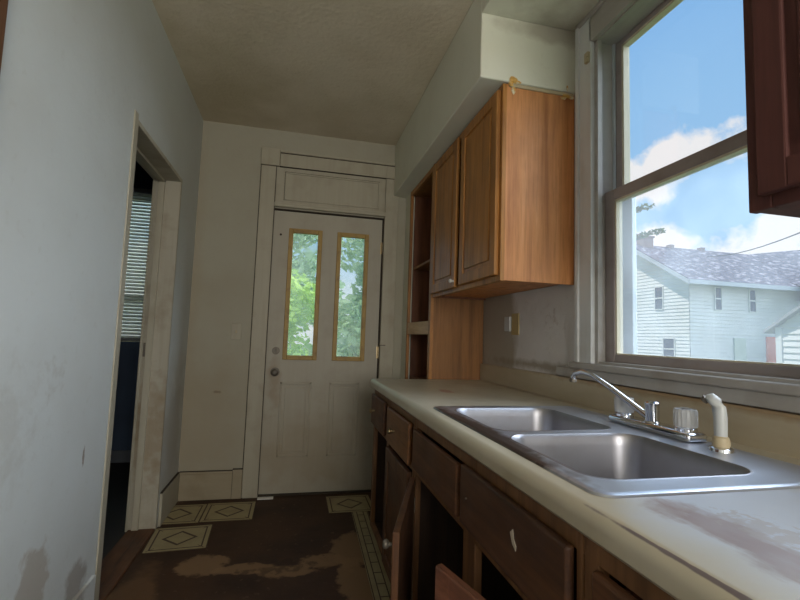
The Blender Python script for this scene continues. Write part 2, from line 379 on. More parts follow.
def copy_tree(o, parent=None, keep=()):
    c = o.copy(); C.objects.link(c); c.parent = parent
    for ch in list(o.children): copy_tree(ch, c)
    return c

L_, D_, R_, H_ = -.715, 3.371, 1.148, 2.644
REAR = -2.25
# ---------------------------------------------------------------- room shell
struct(MB().box(L_-.14, R_+.12, REAR-.12, D_+.12, -.12, 0).build('floor', m_floor), 'dark brown worn kitchen floor with a peeled tan patch', 'floor')
struct(MB().box(L_-.14, R_+.12, REAR-.12, D_+.12, H_, H_+.12).build('ceiling', m_ceiling), 'stained yellowish stippled ceiling', 'ceiling')
DY0, DY1, DZ = 2.11, 2.92, 2.052          # opening in the left wall
w = MB()
w.box(L_-.14, L_, REAR, DY0, 0, H_).box(L_-.14, L_, DY0, DY1, DZ, H_).box(L_-.14, L_, DY1, D_+.0, 0, H_)
struct(w.build('wall_left', m_wall_left), 'white scuffed plaster wall with peeling paint near the floor')
w = MB(); BX0, BX1, BZ = -.20, .632, 2.055
w.box(L_-.14, BX0, D_, D_+.12, 0, H_).box(BX1, R_+.12, D_, D_+.12, 0, H_).box(BX0, BX1, D_, D_+.12, BZ, H_)
struct(w.build('wall_back', m_wall_back), 'dingy cream end wall around the back door')
WY0, WY1, WZ0, WZ1 = .72, 1.56, 1.066, 2.40
w = MB()
w.box(R_, R_+.12, REAR, WY0, 0, H_).box(R_, R_+.12, WY1, D_, 0, H_).box(R_, R_+.12, WY0, WY1, 0, WZ0).box(R_, R_+.12, WY0, WY1, WZ1, H_)
struct(w.build('wall_right', m_wall_right), 'grey grimy plaster wall behind the counter and sink')
w = MB(); RX0, RX1, RZ0, RZ1 = -.15, 1.05, .9, 2.15
w.box(L_, RX0, REAR-.12, REAR, 0, H_).box(RX1, R_, REAR-.12, REAR, 0, H_).box(RX0, RX1, REAR-.12, REAR, 0, RZ0).box(RX0, RX1, REAR-.12, REAR, RZ1, H_)
struct(w.build('wall_rear', m_wall_right), 'plain wall behind the viewer with a window in it')
# stepped soffit boxed in along the right wall
XS = .697
w = MB(); w.box(XS, R_, 1.674, D_, 2.232, H_, .006)
struct(w.build('wall_soffit', m_soffit), 'cream boxed soffit above the wall cabinets')
w = MB(); w.box(XS, R_, REAR, 1.674, 2.512, H_, .004)
struct(w.build('wall_soffit_raised', m_soffit), 'higher cream soffit running over the window')
# small wall return beside the open shelves
struct(MB().box(.80, R_, 3.215, D_, 0, 2.232, .003).build('wall_return', m_soffit), 'narrow pale wall strip left of the open shelves')

# baseboards
w = MB(); w.box(L_, -.355, D_-.018, D_, 0, .172, .003).box(L_, -.355, D_-.012, D_, .17, .186, .003).box(-.365, -.30, D_-.022, D_, 0, .196, .003)
struct(w.build('baseboard_back', m_base), 'tall dirty white baseboard left of the back door', 'baseboard')
w = MB(); w.box(L_, L_+.016, 2.945, D_-.018, 0, .186, .003)
struct(w.build('baseboard_left', m_trim), 'short dirty baseboard between the doorway and the corner', 'baseboard')
w = MB(); w.box(L_, L_+.014, 1.20, 2.045, 0, .185, .003)
struct(w.build('baseboard_left_near', m_wall_left), 'painted baseboard before the doorway', 'baseboard')

tag(MB().box(L_+.012, -.36, D_-.0135, D_, .186, .190).box(L_, L_+.0135, 2.95, D_-.0135, .186, .190).box(-.3655, -.3635, D_-.0235, D_, .0, .19).box(-.3655, -.297, D_-.0225, D_, .196, .199).build('trim_2', m_seam), 'dark gap along the top of the baseboards', 'trim', kind='structure')

# ---------------------------------------------------------------- left doorway into the dark room (door_2)
r = thing('door_2', 'open doorway with stained jambs leading to a dark room', 'doorway', (L_, 2.5, 0), kind='structure')
MB().box(L_-.002, L_+.006, 2.070, DY0+.003, 0, 2.075, .003).build('casing', m_trim, r)
w = MB(); w.box(L_-.14, L_+.002, DY1-.022, DY1+.002, 0, DZ, .002); w.build('jamb', m_jamb, r)
w = MB(); w.box(L_-.14, L_+.002, DY0-.001, DY0+.02, 0, DZ, .002); w.build('jamb', m_jamb, r)
MB().box(L_-.14, L_+.003, DY0, DY1, DZ-.02, DZ+.002, .002).build('head_jamb', m_jamb, r)
MB().box(L_-.12, L_-.085, DY1-.037, DY1-.02, 0, DZ-.02, .002).box(L_-.12, L_-.085, DY0, DY1, DZ-.035, DZ-.02, .002).build('door_stop', m_trim, r)
MB().box(L_-.155, L_-.14, DY1-.022, DY1+.06, 0, DZ+.05, .002).box(L_-.155, L_-.14, DY0-.06, DY0+.02, 0, DZ+.05, .002).box(L_-.155, L_-.14, DY0-.06, DY1+.06, DZ-.02, DZ+.05, .002).build('far_casing', m_trim, r)
w = MB(); w.box(L_-.135, L_-.118, DY1-.026, DY1-.020, .98, 1.06, .002).cyl((L_-.126, DY1-.026, 1.0), (L_-.126, DY1-.029, 1.0), .004).cyl((L_-.126, DY1-.026, 1.045), (L_-.126, DY1-.029, 1.045), .004)
w.build('strike_plate', m_steel_knob, r)
MB().box(L_-.14, L_, DY0, DY1, 0, .012, .003).build('threshold', grimy, r)

# near left edge: brown casing of another opening
r = thing('door_3', 'brown casing of another opening at the far left', 'door', (L_, .75, 0), kind='structure')
MB().box(L_, L_+.018, 1.11, 1.195, 0, 2.1, .004).box(L_, L_+.018, .25, .34, 0, 2.1, .004).box(L_, L_+.018, .25, 1.195, 2.1, 2.19, .004).build('casing', grimy_v, r)
MB().panel_front(L_-.002, L_+.008, .34, 1.13, 0.01, 2.1, 'X', .1).build('door_leaf', grimy_v, r)

# ---------------------------------------------------------------- the dark side room
FX0, FX1, FY1 = -4.0, L_-.14, 4.37
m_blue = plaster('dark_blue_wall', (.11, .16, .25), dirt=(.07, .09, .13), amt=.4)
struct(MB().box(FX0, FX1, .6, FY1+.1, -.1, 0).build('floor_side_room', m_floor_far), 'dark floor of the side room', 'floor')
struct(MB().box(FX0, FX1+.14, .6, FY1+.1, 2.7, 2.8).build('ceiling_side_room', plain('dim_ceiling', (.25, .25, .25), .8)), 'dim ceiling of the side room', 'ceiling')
AX0, AX1, AZ0, AZ1 = -2.05, -1.17, 1.02, 2.34
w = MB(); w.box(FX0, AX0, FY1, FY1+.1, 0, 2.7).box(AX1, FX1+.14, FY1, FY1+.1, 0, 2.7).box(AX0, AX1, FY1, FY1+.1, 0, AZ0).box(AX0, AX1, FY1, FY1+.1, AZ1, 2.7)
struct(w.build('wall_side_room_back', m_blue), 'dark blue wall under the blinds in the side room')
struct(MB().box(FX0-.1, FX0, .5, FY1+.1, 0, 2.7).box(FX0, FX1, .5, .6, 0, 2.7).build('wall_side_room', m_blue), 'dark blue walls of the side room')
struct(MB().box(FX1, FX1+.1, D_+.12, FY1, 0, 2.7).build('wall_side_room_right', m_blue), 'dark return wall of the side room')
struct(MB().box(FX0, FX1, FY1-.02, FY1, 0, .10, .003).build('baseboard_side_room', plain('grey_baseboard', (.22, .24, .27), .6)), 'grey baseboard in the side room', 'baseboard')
r = thing('window_2', 'side room window behind the blinds', 'window', (-1.61, FY1, 0), kind='structure')
MB().box(AX0, AX1, FY1+.03, FY1+.07, AZ0, AZ0+.05).box(AX0, AX1, FY1+.03, FY1+.07, AZ1-.05, AZ1).box(AX0, AX0+.05, FY1+.03, FY1+.07, AZ0, AZ1).box(AX1-.05, AX1, FY1+.03, FY1+.07, AZ0, AZ1).box(AX0, AX1, FY1+.03, FY1+.08, 1.38, 1.43).build('window_frame', m_trim, r)
MB().box(AX0+.03, AX1-.03, FY1+.05, FY1+.055, AZ0+.03, AZ1-.03).build('pane', glass('side_room_glass', haze=.6, hcol=(1, .95, .85)), r)
r = thing('window_blind', 'white horizontal slat blind seen through the dark doorway', 'blind', (-1.61, FY1-.03, AZ1))
MB().box(AX0-.03, AX1+.03, FY1-.05, FY1-.005, 2.335, 2.375, .004).build('head_rail', plain('blind_rail', (.40, .41, .42), .5), r)
w = MB(); z = 2.325
while z > 1.06:
    M_ = Matrix.Translation((0, FY1-.028, z)) @ Matrix.Rotation(math.radians(50), 4, 'X')
    w.box(AX0-.02, AX1+.02, -.0165, .0165, -.0008, .0008, 0, mat=M_); z -= .030
t = MT('blind_slat', .6).base((.85, .85, .83)); t.b.inputs['Transmission Weight'].default_value = 0
m_slat = t.done(); q_ = m_slat.node_tree; tl_ = q_.nodes.new('ShaderNodeBsdfTranslucent'); tl_.inputs[0].default_value = (.8, .8, .78, 1); mx_ = q_.nodes.new('ShaderNodeMixShader'); mx_.inputs[0].default_value = .35
q_.links.new(t.b.outputs[0], mx_.inputs[1]); q_.links.new(tl_.outputs[0], mx_.inputs[2]); q_.links.new(mx_.outputs[0], [n for n in q_.nodes if n.type == 'OUTPUT_MATERIAL'][0].inputs[0])
w.build('slats', m_slat, r)
MB().box(AX0-.02, AX1+.02, FY1-.04, FY1-.016, 1.035, 1.055, .003).build('bottom_rail', plain('blind_bottom_rail', (.5, .5, .5), .5), r)

# ---------------------------------------------------------------- back door (door_1)
YD = 3.385
r = thing('door_1', 'dirty white back door with two tall narrow yellow-framed lights', 'door', (.21, D_, 0), kind='structure')
dl, dr_ = -.19, .62
G1 = (-.045, .135); G2 = (.310, .487); GZ0, GZ1 = .984, 1.885
w = MB()
YB = YD+.04
w.box(dl, G1[0]-.02, YD, YB, .012, 2.042).box(G1[1]+.02, G2[0]-.02, YD, YB, .012, 2.042).box(G2[1]+.02, dr_, YD, YB, .012, 2.042)
for a, b in (G1, G2): w.box(a-.02, b+.02, YD, YB, GZ1+.02, 2.042).box(a-.02, b+.02, YD, YB, .012, GZ0-.02)
leaf = w.build('door_leaf', m_door, r)
for a, b in ((-.082, .140), (.268, .490)):           # pressed lower panels: raised border and field
    w = MB(); z0, z1 = .262, .792
    for q in ((a, b, z0, z0+.018), (a, b, z1-.018, z1)): w.box(q[0], q[1], YD-.006, YD+.002, q[2], q[3], .004)
    for q in ((a, a+.018), (b-.018, b)): w.box(q[0], q[1], YD-.006, YD+.002, z0, z1, .004)
    w.box(a+.035, b-.035, YD-.005, YD+.002, z0+.035, z1-.035, .004)
    w.build('raised_panel', m_door, leaf)
for a, b in (G1, G2):
    w = MB(); g = .032
    w.box(a-g, a, YD-.012, YD+.02, GZ0-g, GZ1+g, .004).box(b, b+g, YD-.012, YD+.02, GZ0-g, GZ1+g, .004).box(a, b, YD-.012, YD+.02, GZ0-g, GZ0, .003).box(a, b, YD-.012, YD+.02, GZ1, GZ1+g, .003)
    wf = w.build('light_frame', m_gold, r)
    MB().box(a-.01, b+.01, YD+.012, YD+.016, GZ0-.01, GZ1+.01).build('pane', m_frost, wf)
w = MB(); w.cyl((-.122, YD, .863), (-.122, YD-.008, .863), .032, bev=.002).cyl((-.122, YD-.008, .863), (-.122, YD-.04, .863), .012).sph((-.122, YD-.052, .863), .026, (1, .8, 1))
smooth_angle(w.build('door_knob', m_steel_knob, r))
w = MB(); w.cyl((-.124, YD, 1.015), (-.124, YD-.012, 1.015), .027, bev=.002).box(-.128, -.120, YD-.026, YD-.01, 1.0, 1.03, .002)
smooth_angle(w.build('deadbolt', m_steel_knob, r))
MB().cyl((-.135, YD+.001, 1.865), (-.135, YD-.003, 1.865), .008).build('peephole', m_seam, r)
for z in (1.82, 1.02, .25):
    MB().cyl((.624, YD-.006, z-.045), (.624, YD-.006, z+.045), .006).box(.610, .622, YD-.003, YD+.001, z-.045, z+.045).build('hinge', m_brass, r)
MB().box(.63, .665, D_-.03, D_-.012, 1.072, 1.08, .001).cyl((.665, D_-.02, 1.076), (.665, D_-.036, 1.076), .004).build('hook_latch', m_steel_knob, r)
w = MB(); w.box(BX0, dl-.004, D_+.001, D_+.12, 0, BZ).box(dr_+.004, BX1, D_+.001, D_+.12, 0, BZ).box(BX0, BX1, D_+.001, D_+.12, 2.047, BZ)
w.build('door_jamb', m_seam, r)
MB().box(BX0, BX1, D_-.005, D_+.12, 0, .010, .002).build('threshold', m_seam, r)
# casing: side boards, corner block, head board, transom panel
MB().box(-.297, -.192, D_-.02, D_, 0, 2.362, .004).build('side_casing', m_trim, r)
MB().box(-.303, -.168, D_-.03, D_, 2.365, 2.492, .005).build('corner_block', m_trim, r)
MB().box(.632, .735, D_-.02, D_, 0, 2.478, .004).build('side_casing', m_trim, r)
MB().box(-.166, .632, D_-.02, D_, 2.378, 2.468, .004).box(-.166, .70, D_-.034, D_, 2.468, 2.482, .003).box(-.166, .69, D_-.026, D_, 2.366, 2.378, .002).build('head_casing', m_trim, r)
w = MB(); w.box(-.19, .63, D_-.008, D_, 2.098, 2.364, .002)
for q in ((-.125, .585, 2.318, 2.330), (-.125, .585, 2.118, 2.130)): w.box(q[0], q[1], D_-.015, D_-.006, q[2], q[3], .003)
for q in ((-.125, -.113), (.573, .585)): w.box(q[0], q[1], D_-.015, D_-.006, 2.118, 2.330, .003)
w.build('transom_panel', m_trim, r)
MB().box(-.192, .634, D_-.03, D_, 2.062, 2.096, .006).build('transom_bar', m_trim, r)
MB().box(-.166, .70, D_-.022, D_, 2.4635, 2.4685).box(-.168, .70, D_-.024, D_, 2.3625, 2.3665).box(-.125, .585, D_-.010, D_, 2.3305, 2.3335).box(-.128, -.1245, D_-.010, D_, 2.118, 2.333).box(-.303, -.297, D_-.004, D_, .2, 2.365).box(-.192, -.1885, D_-.024, D_, .01, 2.36).build('casing_seam', m_seam, r)  # thin dark strips along the casing joints and edges
tag(MB().box(-.19, -.085, D_-.06, D_-.02, .0, .006, .001).build('paper_scrap', plain('white_scrap', (.75, .74, .70), .7)), 'thin white scrap lying at the left foot of the back door', 'scrap')

# light switch on the back wall
r = thing('light_switch', 'cream light switch on the end wall left of the back door', 'switch', (-.40, D_, 1.14))
MB().box(-.435, -.365, D_-.007, D_, 1.085, 1.20, .003).build('plate', m_trim, r)
MB().box(-.405, -.395, D_-.016, D_-.005, 1.132, 1.152, .002).build('toggle', m_cream_plastic, r)

# ---------------------------------------------------------------- kitchen window (window_1)
r = thing('window_1', 'tall double-hung kitchen window over the sink with a dirty lower pane', 'window', (R_, 1.14, WZ0), kind='structure')
MB().box(R_-.022, R_, WY1-.012, 1.625, WZ0+.0, 2.512, .003).build('casing', m_win_case, r)
MB().box(R_-.03, R_, 1.622, 1.645, WZ0+.0, 2.500, .004).build('casing_bead', m_win_case, r)
MB().box(R_-.022, R_, .637, WY0+.012, WZ0, 2.512, .003).build('casing', m_win_case, r)
MB().box(R_-.022, R_, WY0, WY1, 2.385, 2.512, .003).box(R_-.03, R_, .64, 1.64, 2.49, 2.512, .004).build('head_casing', m_win_trim, r)
XI, XO = R_-.005, 1.268
w = MB(); w.box(XI, XO, WY1-.018, WY1+.001, WZ0, WZ1).box(XI, XO, WY0-.001, WY0+.018, WZ0, WZ1).box(XI, XO, WY0, WY1, WZ1-.02, WZ1+.001)
w.box(XI, XI+.022, WY1-.032, WY1-.016, WZ0, WZ1, .002).box(XI, XI+.022, WY0+.016, WY0+.032, WZ0, WZ1, .002)
w.build('jamb', m_win_trim, r)
w = MB(); w.box(1.222, 1.230, WY1-.030, WY1-.017, WZ0, WZ1, .001).box(1.222, 1.230, WY0+.017, WY0+.03, WZ0, WZ1, .001)
w.build('parting_strip', m_storm, r)
SY0, SY1 = WY0+.02, WY1-.02
# lower sash (inner)
X0, X1 = 1.185, 1.220; zb, zt = 1.066, 1.748; gz0, gz1 = 1.106, 1.706; gy0, gy1 = SY0+.055, SY1-.052
w = MB(); w.box(X0, X1, SY0, gy0, zb, zt, .003).box(X0, X1, gy1, SY1, zb, zt, .003).box(X0, X1, gy0, gy1, zb, gz0, .003).box(X0, X1, gy0, gy1, gz1, zt, .003)
sash = w.build('lower_sash', m_sash, r)
w = MB(); q = .008
w.box(X0+.004, X1-.004, gy1-q, gy1+.001, gz0, gz1).box(X0+.004, X1-.004, gy0-.001, gy0+q, gz0, gz1).box(X0+.004, X1-.004, gy0, gy1, gz1-q, gz1+.001).box(X0+.004, X1-.004, gy0, gy1, gz0-.001, gz0+q*.6)
w.build('glazing_bead', m_sash_cream, sash)
MB().box(1.200, 1.204, gy0, gy1, gz0, gz1).build('pane', m_haze, sash)
# upper sash (outer)
X0, X1 = 1.232, 1.266; zb2, zt2 = 1.718, WZ1-.02; uz0, uz1 = 1.746, WZ1-.042
w = MB(); w.box(X0, X1, SY0, gy0-.01, zb2, zt2, .003).box(X0, X1, gy1+.012, SY1, zb2, zt2, .003).box(X0, X1, gy0-.01, gy1+.012, zb2, uz0, .003).box(X0, X1, gy0-.01, gy1+.012, uz1, zt2, .003)
sash = w.build('upper_sash', m_sash, r)
w = MB(); w.box(X0+.002, X1-.004, gy1+.002, gy1+.013, uz0, uz1).box(X0+.002, X1-.004, gy0-.011, gy0, uz0, uz1).box(X0+.002, X1-.004, gy0-.01, gy1+.012, uz1-.010, uz1+.001)
w.build('glazing_bead', m_sash_cream, sash)
MB().box(1.248, 1.252, gy0-.01, gy1+.012, uz0, uz1).build('pane', m_glass, sash)
w = MB(); w.box(1.285, 1.305, WY1-.050, WY1+.03, WZ0, 1.775, .002).box(1.285, 1.305, WY0-.03, WY0+.05, WZ0, 1.775, .002).box(1.285, 1.305, WY0+.018, WY1-.018, WZ0, WZ0+.025, .002)
w.build('storm_frame', m_storm, r)
MB().box(1.117, 1.32, .645, 1.685, 1.040, 1.066, .005).box(1.145, 1.185, WY0+.018, WY1-.018, 1.064, 1.076, .002).build('window_sill', m_win_trim, r)
MB().box(R_-.022, R_, .645, 1.79, 1.001, 1.041, .004).build('apron', m_win_trim, r)
w = MB(); w.box(R_-.034, R_-.018, 1.553, 1.578, 2.30, 2.345, .004).cyl((R_-.034, 1.553, 2.325), (R_-.040, 1.553, 2.325), .008)
w.build('shade_bracket', m_cream_plastic, r)
# rear window
r = thing('window_3', 'plain window behind the viewer', 'window', (.45, REAR, .9), kind='structure')
MB().box(RX0, RX1, REAR-.08, REAR-.04, RZ0, RZ0+.05).box(RX0, RX1, REAR-.08, REAR-.04, RZ1-.05, RZ1).box(RX0, RX0+.05, REAR-.08, REAR-.04, RZ0, RZ1).box(RX1-.05, RX1, REAR-.08, REAR-.04, RZ0, RZ1).build('window_frame', m_win_case, r)
MB().box(RX0+.03, RX1-.03, REAR-.062, REAR-.058, RZ0+.03, RZ1-.03).build('pane', m_glass, r)

# ---------------------------------------------------------------- wall cabinet between window and open shelves
UX, UZ0, UZ1 = .822, 1.389, 2.228
r = thing('wall_cabinet', 'honey oak two-door wall cabinet left of the window under the soffit', 'cabinet', (1.0, 2.15, UZ0))
MB().box(UX-.001, R_-.004, 1.684, 1.700, UZ0, UZ1, .002).build('side_panel', oak, r)
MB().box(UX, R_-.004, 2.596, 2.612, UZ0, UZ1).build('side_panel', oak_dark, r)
MB().box(UX+.01, R_-.004, 1.700, 2.596, UZ0+.012, UZ0+.028).box(UX+.01, R_-.004, 1.700, 2.596, UZ1-.02, UZ1-.002).box(R_-.012, R_-.004, 1.70, 2.596, UZ0+.012, UZ1).build('carcass', oak, r)
w = MB(); FZ0 = UZ0-.002
w.box(UX-.018, UX+.001, 1.684, 1.722, FZ0, UZ1, .002).box(UX-.018, UX+.001, 2.575, 2.612, FZ0, UZ1, .002)
w.box(UX-.018, UX+.001, 1.72, 2.58, FZ0, FZ0+.038, .002).box(UX-.018, UX+.001, 1.72, 2.58, UZ1-.045, UZ1, .002)
w.build('face_frame', oak_door, r)
def cab_door(y0, y1, z0, z1, x, mat, parent, knob=None, thick=.019, rail=.052):
    w = MB(); w.box(x+.008, x+thick, y0+.01, y1-.01, z0+.01, z1-.01)
    w.box(x, x+thick, y0, y0+rail, z0, z1, .004).box(x, x+thick, y1-rail, y1, z0, z1, .004).box(x, x+thick, y0+rail-.003, y1-rail+.003, z0, z0+rail, .004).box(x, x+thick, y0+rail-.003, y1-rail+.003, z1-rail, z1, .004)
    w.box(x+.002, x+.012, y0+rail+.018, y1-rail-.018, z0+rail+.018, z1-rail-.018, .006, 3)
    d = w.build('door', mat, parent)
    if knob:
        k = MB(); k.cyl((x, knob[0], knob[1]), (x-.012, knob[0], knob[1]), .005).sph((x-.018, knob[0], knob[1]), .011, (.8, 1, 1), 14)
        smooth_angle(k.build('knob', knob[2], d))
    return d
cab_door(1.700, 2.120, 1.412, 2.205, UX-.038, oak_door, r)
cab_door(2.178, 2.598, 1.408, 2.205, UX-.038, oak_door, r, (2.186, 1.440, plain('white_knob', (.62, .60, .56), .3)))
# crumbling foam and torn tape at the cabinet top
m_foam = MT('yellow_foam_residue', .8).base((.60, .34, .08)); m_foam.mix(m_foam.ramp(m_foam.noise(40, 4), .45, .6), (.75, .68, .48)); m_foam = m_foam.done()
def blob(name, pts, label, mat=m_foam):
    w = MB()
    for c_, r_, s_ in pts: w.sph(c_, r_, s_, 10)
    for v in w.bm.verts: v.co += Vector((random.uniform(-.002, .002), random.uniform(-.001, .001), random.uniform(-.002, .002)))
    return tag(w.build(name, mat, origin=pts[0][0]), label, 'residue')
blob('foam_residue', [((.845, 1.672, 2.243), .016, (1.2, .35, .9)), ((.862, 1.672, 2.234), .013, (1.4, .4, .6)), ((.85, 1.680, 2.205), .012, (.8, .3, 1.8)), ((.835, 1.674, 2.226), .011, (1, .4, 1.2))], 'yellow dried foam stuck over the left top corner of the cabinet side')
blob('torn_tape', [((1.10, 1.676, 2.212), .012, (1.8, .3, .6)), ((1.12, 1.673, 2.206), .010, (1.6, .4, .5)), ((1.085, 1.679, 2.203), .010, (1.3, .3, .6)), ((1.10, 1.671, 2.245), .007, (.6, .3, 1.8))], 'torn tan tape at the right top corner of the cabinet side')
tag(MB().box(.83, 1.135, 1.676, 1.6845, 2.214, 2.229, .002).build('trim_1', m_cream_plastic), 'thin yellowed strip between cabinet and soffit', 'trim', kind='structure')

# ---------------------------------------------------------------- open shelf unit beyond it
r = thing('open_shelf_unit', 'tall doorless oak shelf unit at the far end of the counter', 'shelving', (.98, 2.9, 0))
MB().box(.80, R_-.004, 2.622, 2.640, 0, 2.228, .002).build('side_panel', oak_mid, r)
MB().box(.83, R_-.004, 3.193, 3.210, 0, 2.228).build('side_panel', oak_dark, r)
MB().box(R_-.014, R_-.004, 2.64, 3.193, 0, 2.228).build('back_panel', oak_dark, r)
MB().box(.796, .816, 2.618, 2.660, 0, 2.228, .002).box(.796, .816, 3.186, 3.213, 0, 2.228, .002).build('face_frame', oak_door, r)
MB().box(.83, R_-.014, 2.64, 3.193, 1.638, 1.655, .002).build('shelf', oak_mid, r)
MB().box(.815, R_-.014, 2.64, 3.193, 1.233, 1.25, .002).build('shelf', oak_mid, r)
MB().box(.816, R_-.014, 2.64, 3.193, 2.195, 2.21, .001).build('top_panel', oak_mid, r)
MB().box(.798, .816, 2.66, 3.186, 2.195, 2.2275, .001).build('top_rail', oak_door, r)
MB().box(.798, .816, 2.66, 3.186, 1.165, 1.248, .002).build('rail', wood('pale_worn_rail', (.45, .27, .13), (.62, .40, .20), (.70, .47, .25), grain=(1, .08, 1)), r)
MB().cyl((.86, 2.80, 1.63), (.86, 2.80, 1.61), .004).build('shelf_pin', m_steel_knob, r)
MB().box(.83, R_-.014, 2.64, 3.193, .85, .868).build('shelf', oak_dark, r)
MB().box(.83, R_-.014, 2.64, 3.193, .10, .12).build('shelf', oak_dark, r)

# ---------------------------------------------------------------- near wall cabinet right of the window
r = thing('wall_cabinet', 'oak wall cabinet coloured dark red-brown as backlit at the right edge of the picture beside the window', 'cabinet', (.98, .28, 1.392))
MB().box(.812, R_-.003, -.10, .640, 1.392, 2.50, .002).build('carcass', oak_backlit, r)
w = MB(); w.box(.794, .813, .600, .642, 1.390, 2.50, .003).box(.794, .813, -.10, -.06, 1.390, 2.50, .003).box(.794, .813, -.06, .60, 1.390, 1.425, .003).box(.794, .813, -.06, .60, 2.45, 2.50, .003)
w.build('face_frame', oak_backlit, r)
cab_door(.265, .612, 1.412, 2.47, .775, oak_backlit, r, (.29, 1.45, m_brass)); cab_door(-.085, .25, 1.412, 2.47, .775, oak_backlit, r, (.22, 1.45, m_brass))

# ---------------------------------------------------------------- base cabinets
FX = .462     # face-frame plane
CY1 = 2.56
def carcass(name, label, y0, y1, stiles, rails=((.640, .668), (.812, .853), (.10, .128)), bottom=True):
    r = thing(name, label, 'cabinet', ((FX+R_)/2, (y0+y1)/2, 0))
    w = MB(); w.box(FX+.012, R_-.004, y0, y0+.016, .10, .853).box(FX+.012, R_-.004, y1-.016, y1, .10, .853).box(FX+.012, R_-.004, y0+.016, y1-.016, .10, .116)
    w.box(R_-.012, R_-.004, y0, y1, .10, .853).box(FX+.075, FX+.09, y0, y1, 0, .10)
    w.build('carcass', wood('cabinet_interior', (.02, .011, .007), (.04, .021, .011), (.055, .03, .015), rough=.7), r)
    w = MB()
    for a, b in stiles: w.box(FX, FX+.02, a, b, .10, .853, .002)
    for i, (a, b) in enumerate(rails): w.box(FX+.0008, FX+.0192, y0, y1, a, b, .001)
    w.build('face_frame', frame_w, r)
    return r
def drawer(parent, y0, y1, z0, z1, name='drawer_front', knob=None, deep=True, mat=grimy):
    w = MB(); w.box(FX-.019, FX-.001, y0, y1, z0, z1, .007, 3)
    d = w.build(name, mat, parent)
    if deep: MB().box(FX-.001, FX+.45, y0+.02, y1-.02, z0+.01, z0+.022).box(FX-.001, FX+.45, y0+.02, y0+.03, z0+.01, z1-.02).box(FX-.001, FX+.45, y1-.03, y1-.02, z0+.01, z1-.02).build('drawer_box', oak_dark, d)
    if knob:
        y, z = knob; k = MB(); k.cyl((FX-.019, y, z), (FX-.033, y, z), .006).sph((FX-.040, y, z), .013, (.75, 1, 1), 14); smooth_angle(k.build('knob', m_brass, d))
    return d
r = carcass('base_cabinet', 'brown base cabinet with two small drawers at the far end of the counter', 1.675, CY1, ((2.52, 2.56), (2.125, 2.185), (1.677, 1.70)))
drawer(r, 2.195, 2.55, .660, .822, knob=(2.44, .742)); drawer(r, 1.705, 2.118, .655, .815, knob=(1.95, .735), mat=wood('brown_drawer', (.10, .04, .015), (.20, .085, .028), (.26, .12, .04), grain=(1, .08, 1), rough=.45))
d = MB().panel_front(FX-.019, FX-.001, 1.705, 2.118, .115, .632, 'X', .055).build('door', grimy_v, r)
def swung_door(parent, hinge, ang, width, z0, z1, mat, knob, side, tilt=0):
    """flat-edged door hanging open; hinge is the (x, y) axis, ang turns it out of the closed plane"""
    w = MB(); s_ = side
    w.panel_front(-.019, 0, min(0, s_*width), max(0, s_*width), z0, z1, 'X', .055)
    k = MB(); ky = s_*(width-.035); k.cyl((-.019, ky, knob), (-.033, ky, knob), .006).sph((-.040, ky, knob), .013, (.75, 1, 1), 14)
    hs = [MB().box(-.004, .003, s_*.004-.004, s_*.004+.004, z1-.12, z1-.07), MB().box(-.004, .003, s_*.004-.004, s_*.004+.004, z0+.07, z0+.12)]
    M_ = Matrix.Translation((hinge[0], hinge[1], 0)) @ Matrix.Rotation(ang, 4, 'Z')
    if tilt: M_ = M_ @ Matrix.Translation((0, 0, z1)) @ Matrix.Rotation(tilt, 4, 'X') @ Matrix.Translation((0, 0, -z1))
    for q in (w, k, *hs): q.bm.transform(M_)
    d = w.build('door', mat, parent); smooth_angle(k.build('knob', m_steel_knob, d)); [h_.build('hinge', m_steel_knob, d) for h_ in hs]; return d
r = carcass('base_cabinet', 'wide sink base cabinet with both doors hanging open below false fronts', .655, 1.673, ((1.642, 1.671), (1.085, 1.165), (.657, .672)))
drawer(r, 1.178, 1.640, .668, .808, 'false_front', deep=False)
f = drawer(r, .672, 1.150, .668, .818, 'false_front', deep=False, mat=wood('darkened_drawer_front', (.045, .02, .010), (.09, .038, .016), (.14, .06, .024), grain=(1, .08, 1), rough=.5, wear=((.04, .022, .022), .7)))
w = MB(); X_ = FX-.0195
w.poly([(X_, .862, .762), (X_, .850, .772), (X_, .846, .755), (X_, .836, .745), (X_, .838, .735), (X_, .852, .743)], (-.0012, 0, 0)); w.build('paint_chip', plain('bare_paint_chip', (.50, .44, .34), .7), f)
MB().cyl((X_+.001, 1.10, .745), (X_-.003, 1.10, .745), .0025, seg=10).build('screw', m_steel_knob, f)
swung_door(r, (FX-.004, 1.640), -math.radians(20), .475, .115, .632, grimy_v, .585, -1)
swung_door(r, (FX-.004, .668), math.radians(15.5), .375, .115, .628, red_w, .5, 1)
r = carcass('base_cabinet', 'brown base cabinet right of the sink at the bottom of the picture', -.35, .653, ((.618, .651), (.15, .21), (-.35, -.31)))
drawer(r, .222, .612, .665, .812, knob=(.42, .74)); drawer(r, -.30, .14, .665, .812, knob=(-.08, .74))
MB().panel_front(FX-.019, FX-.001, .222, .612, .115, .632, 'X', .055).build('door', grimy_v, r)
MB().panel_front(FX-.019, FX-.001, -.30, .14, .115, .632, 'X', .055).build('door', grimy_v, r)

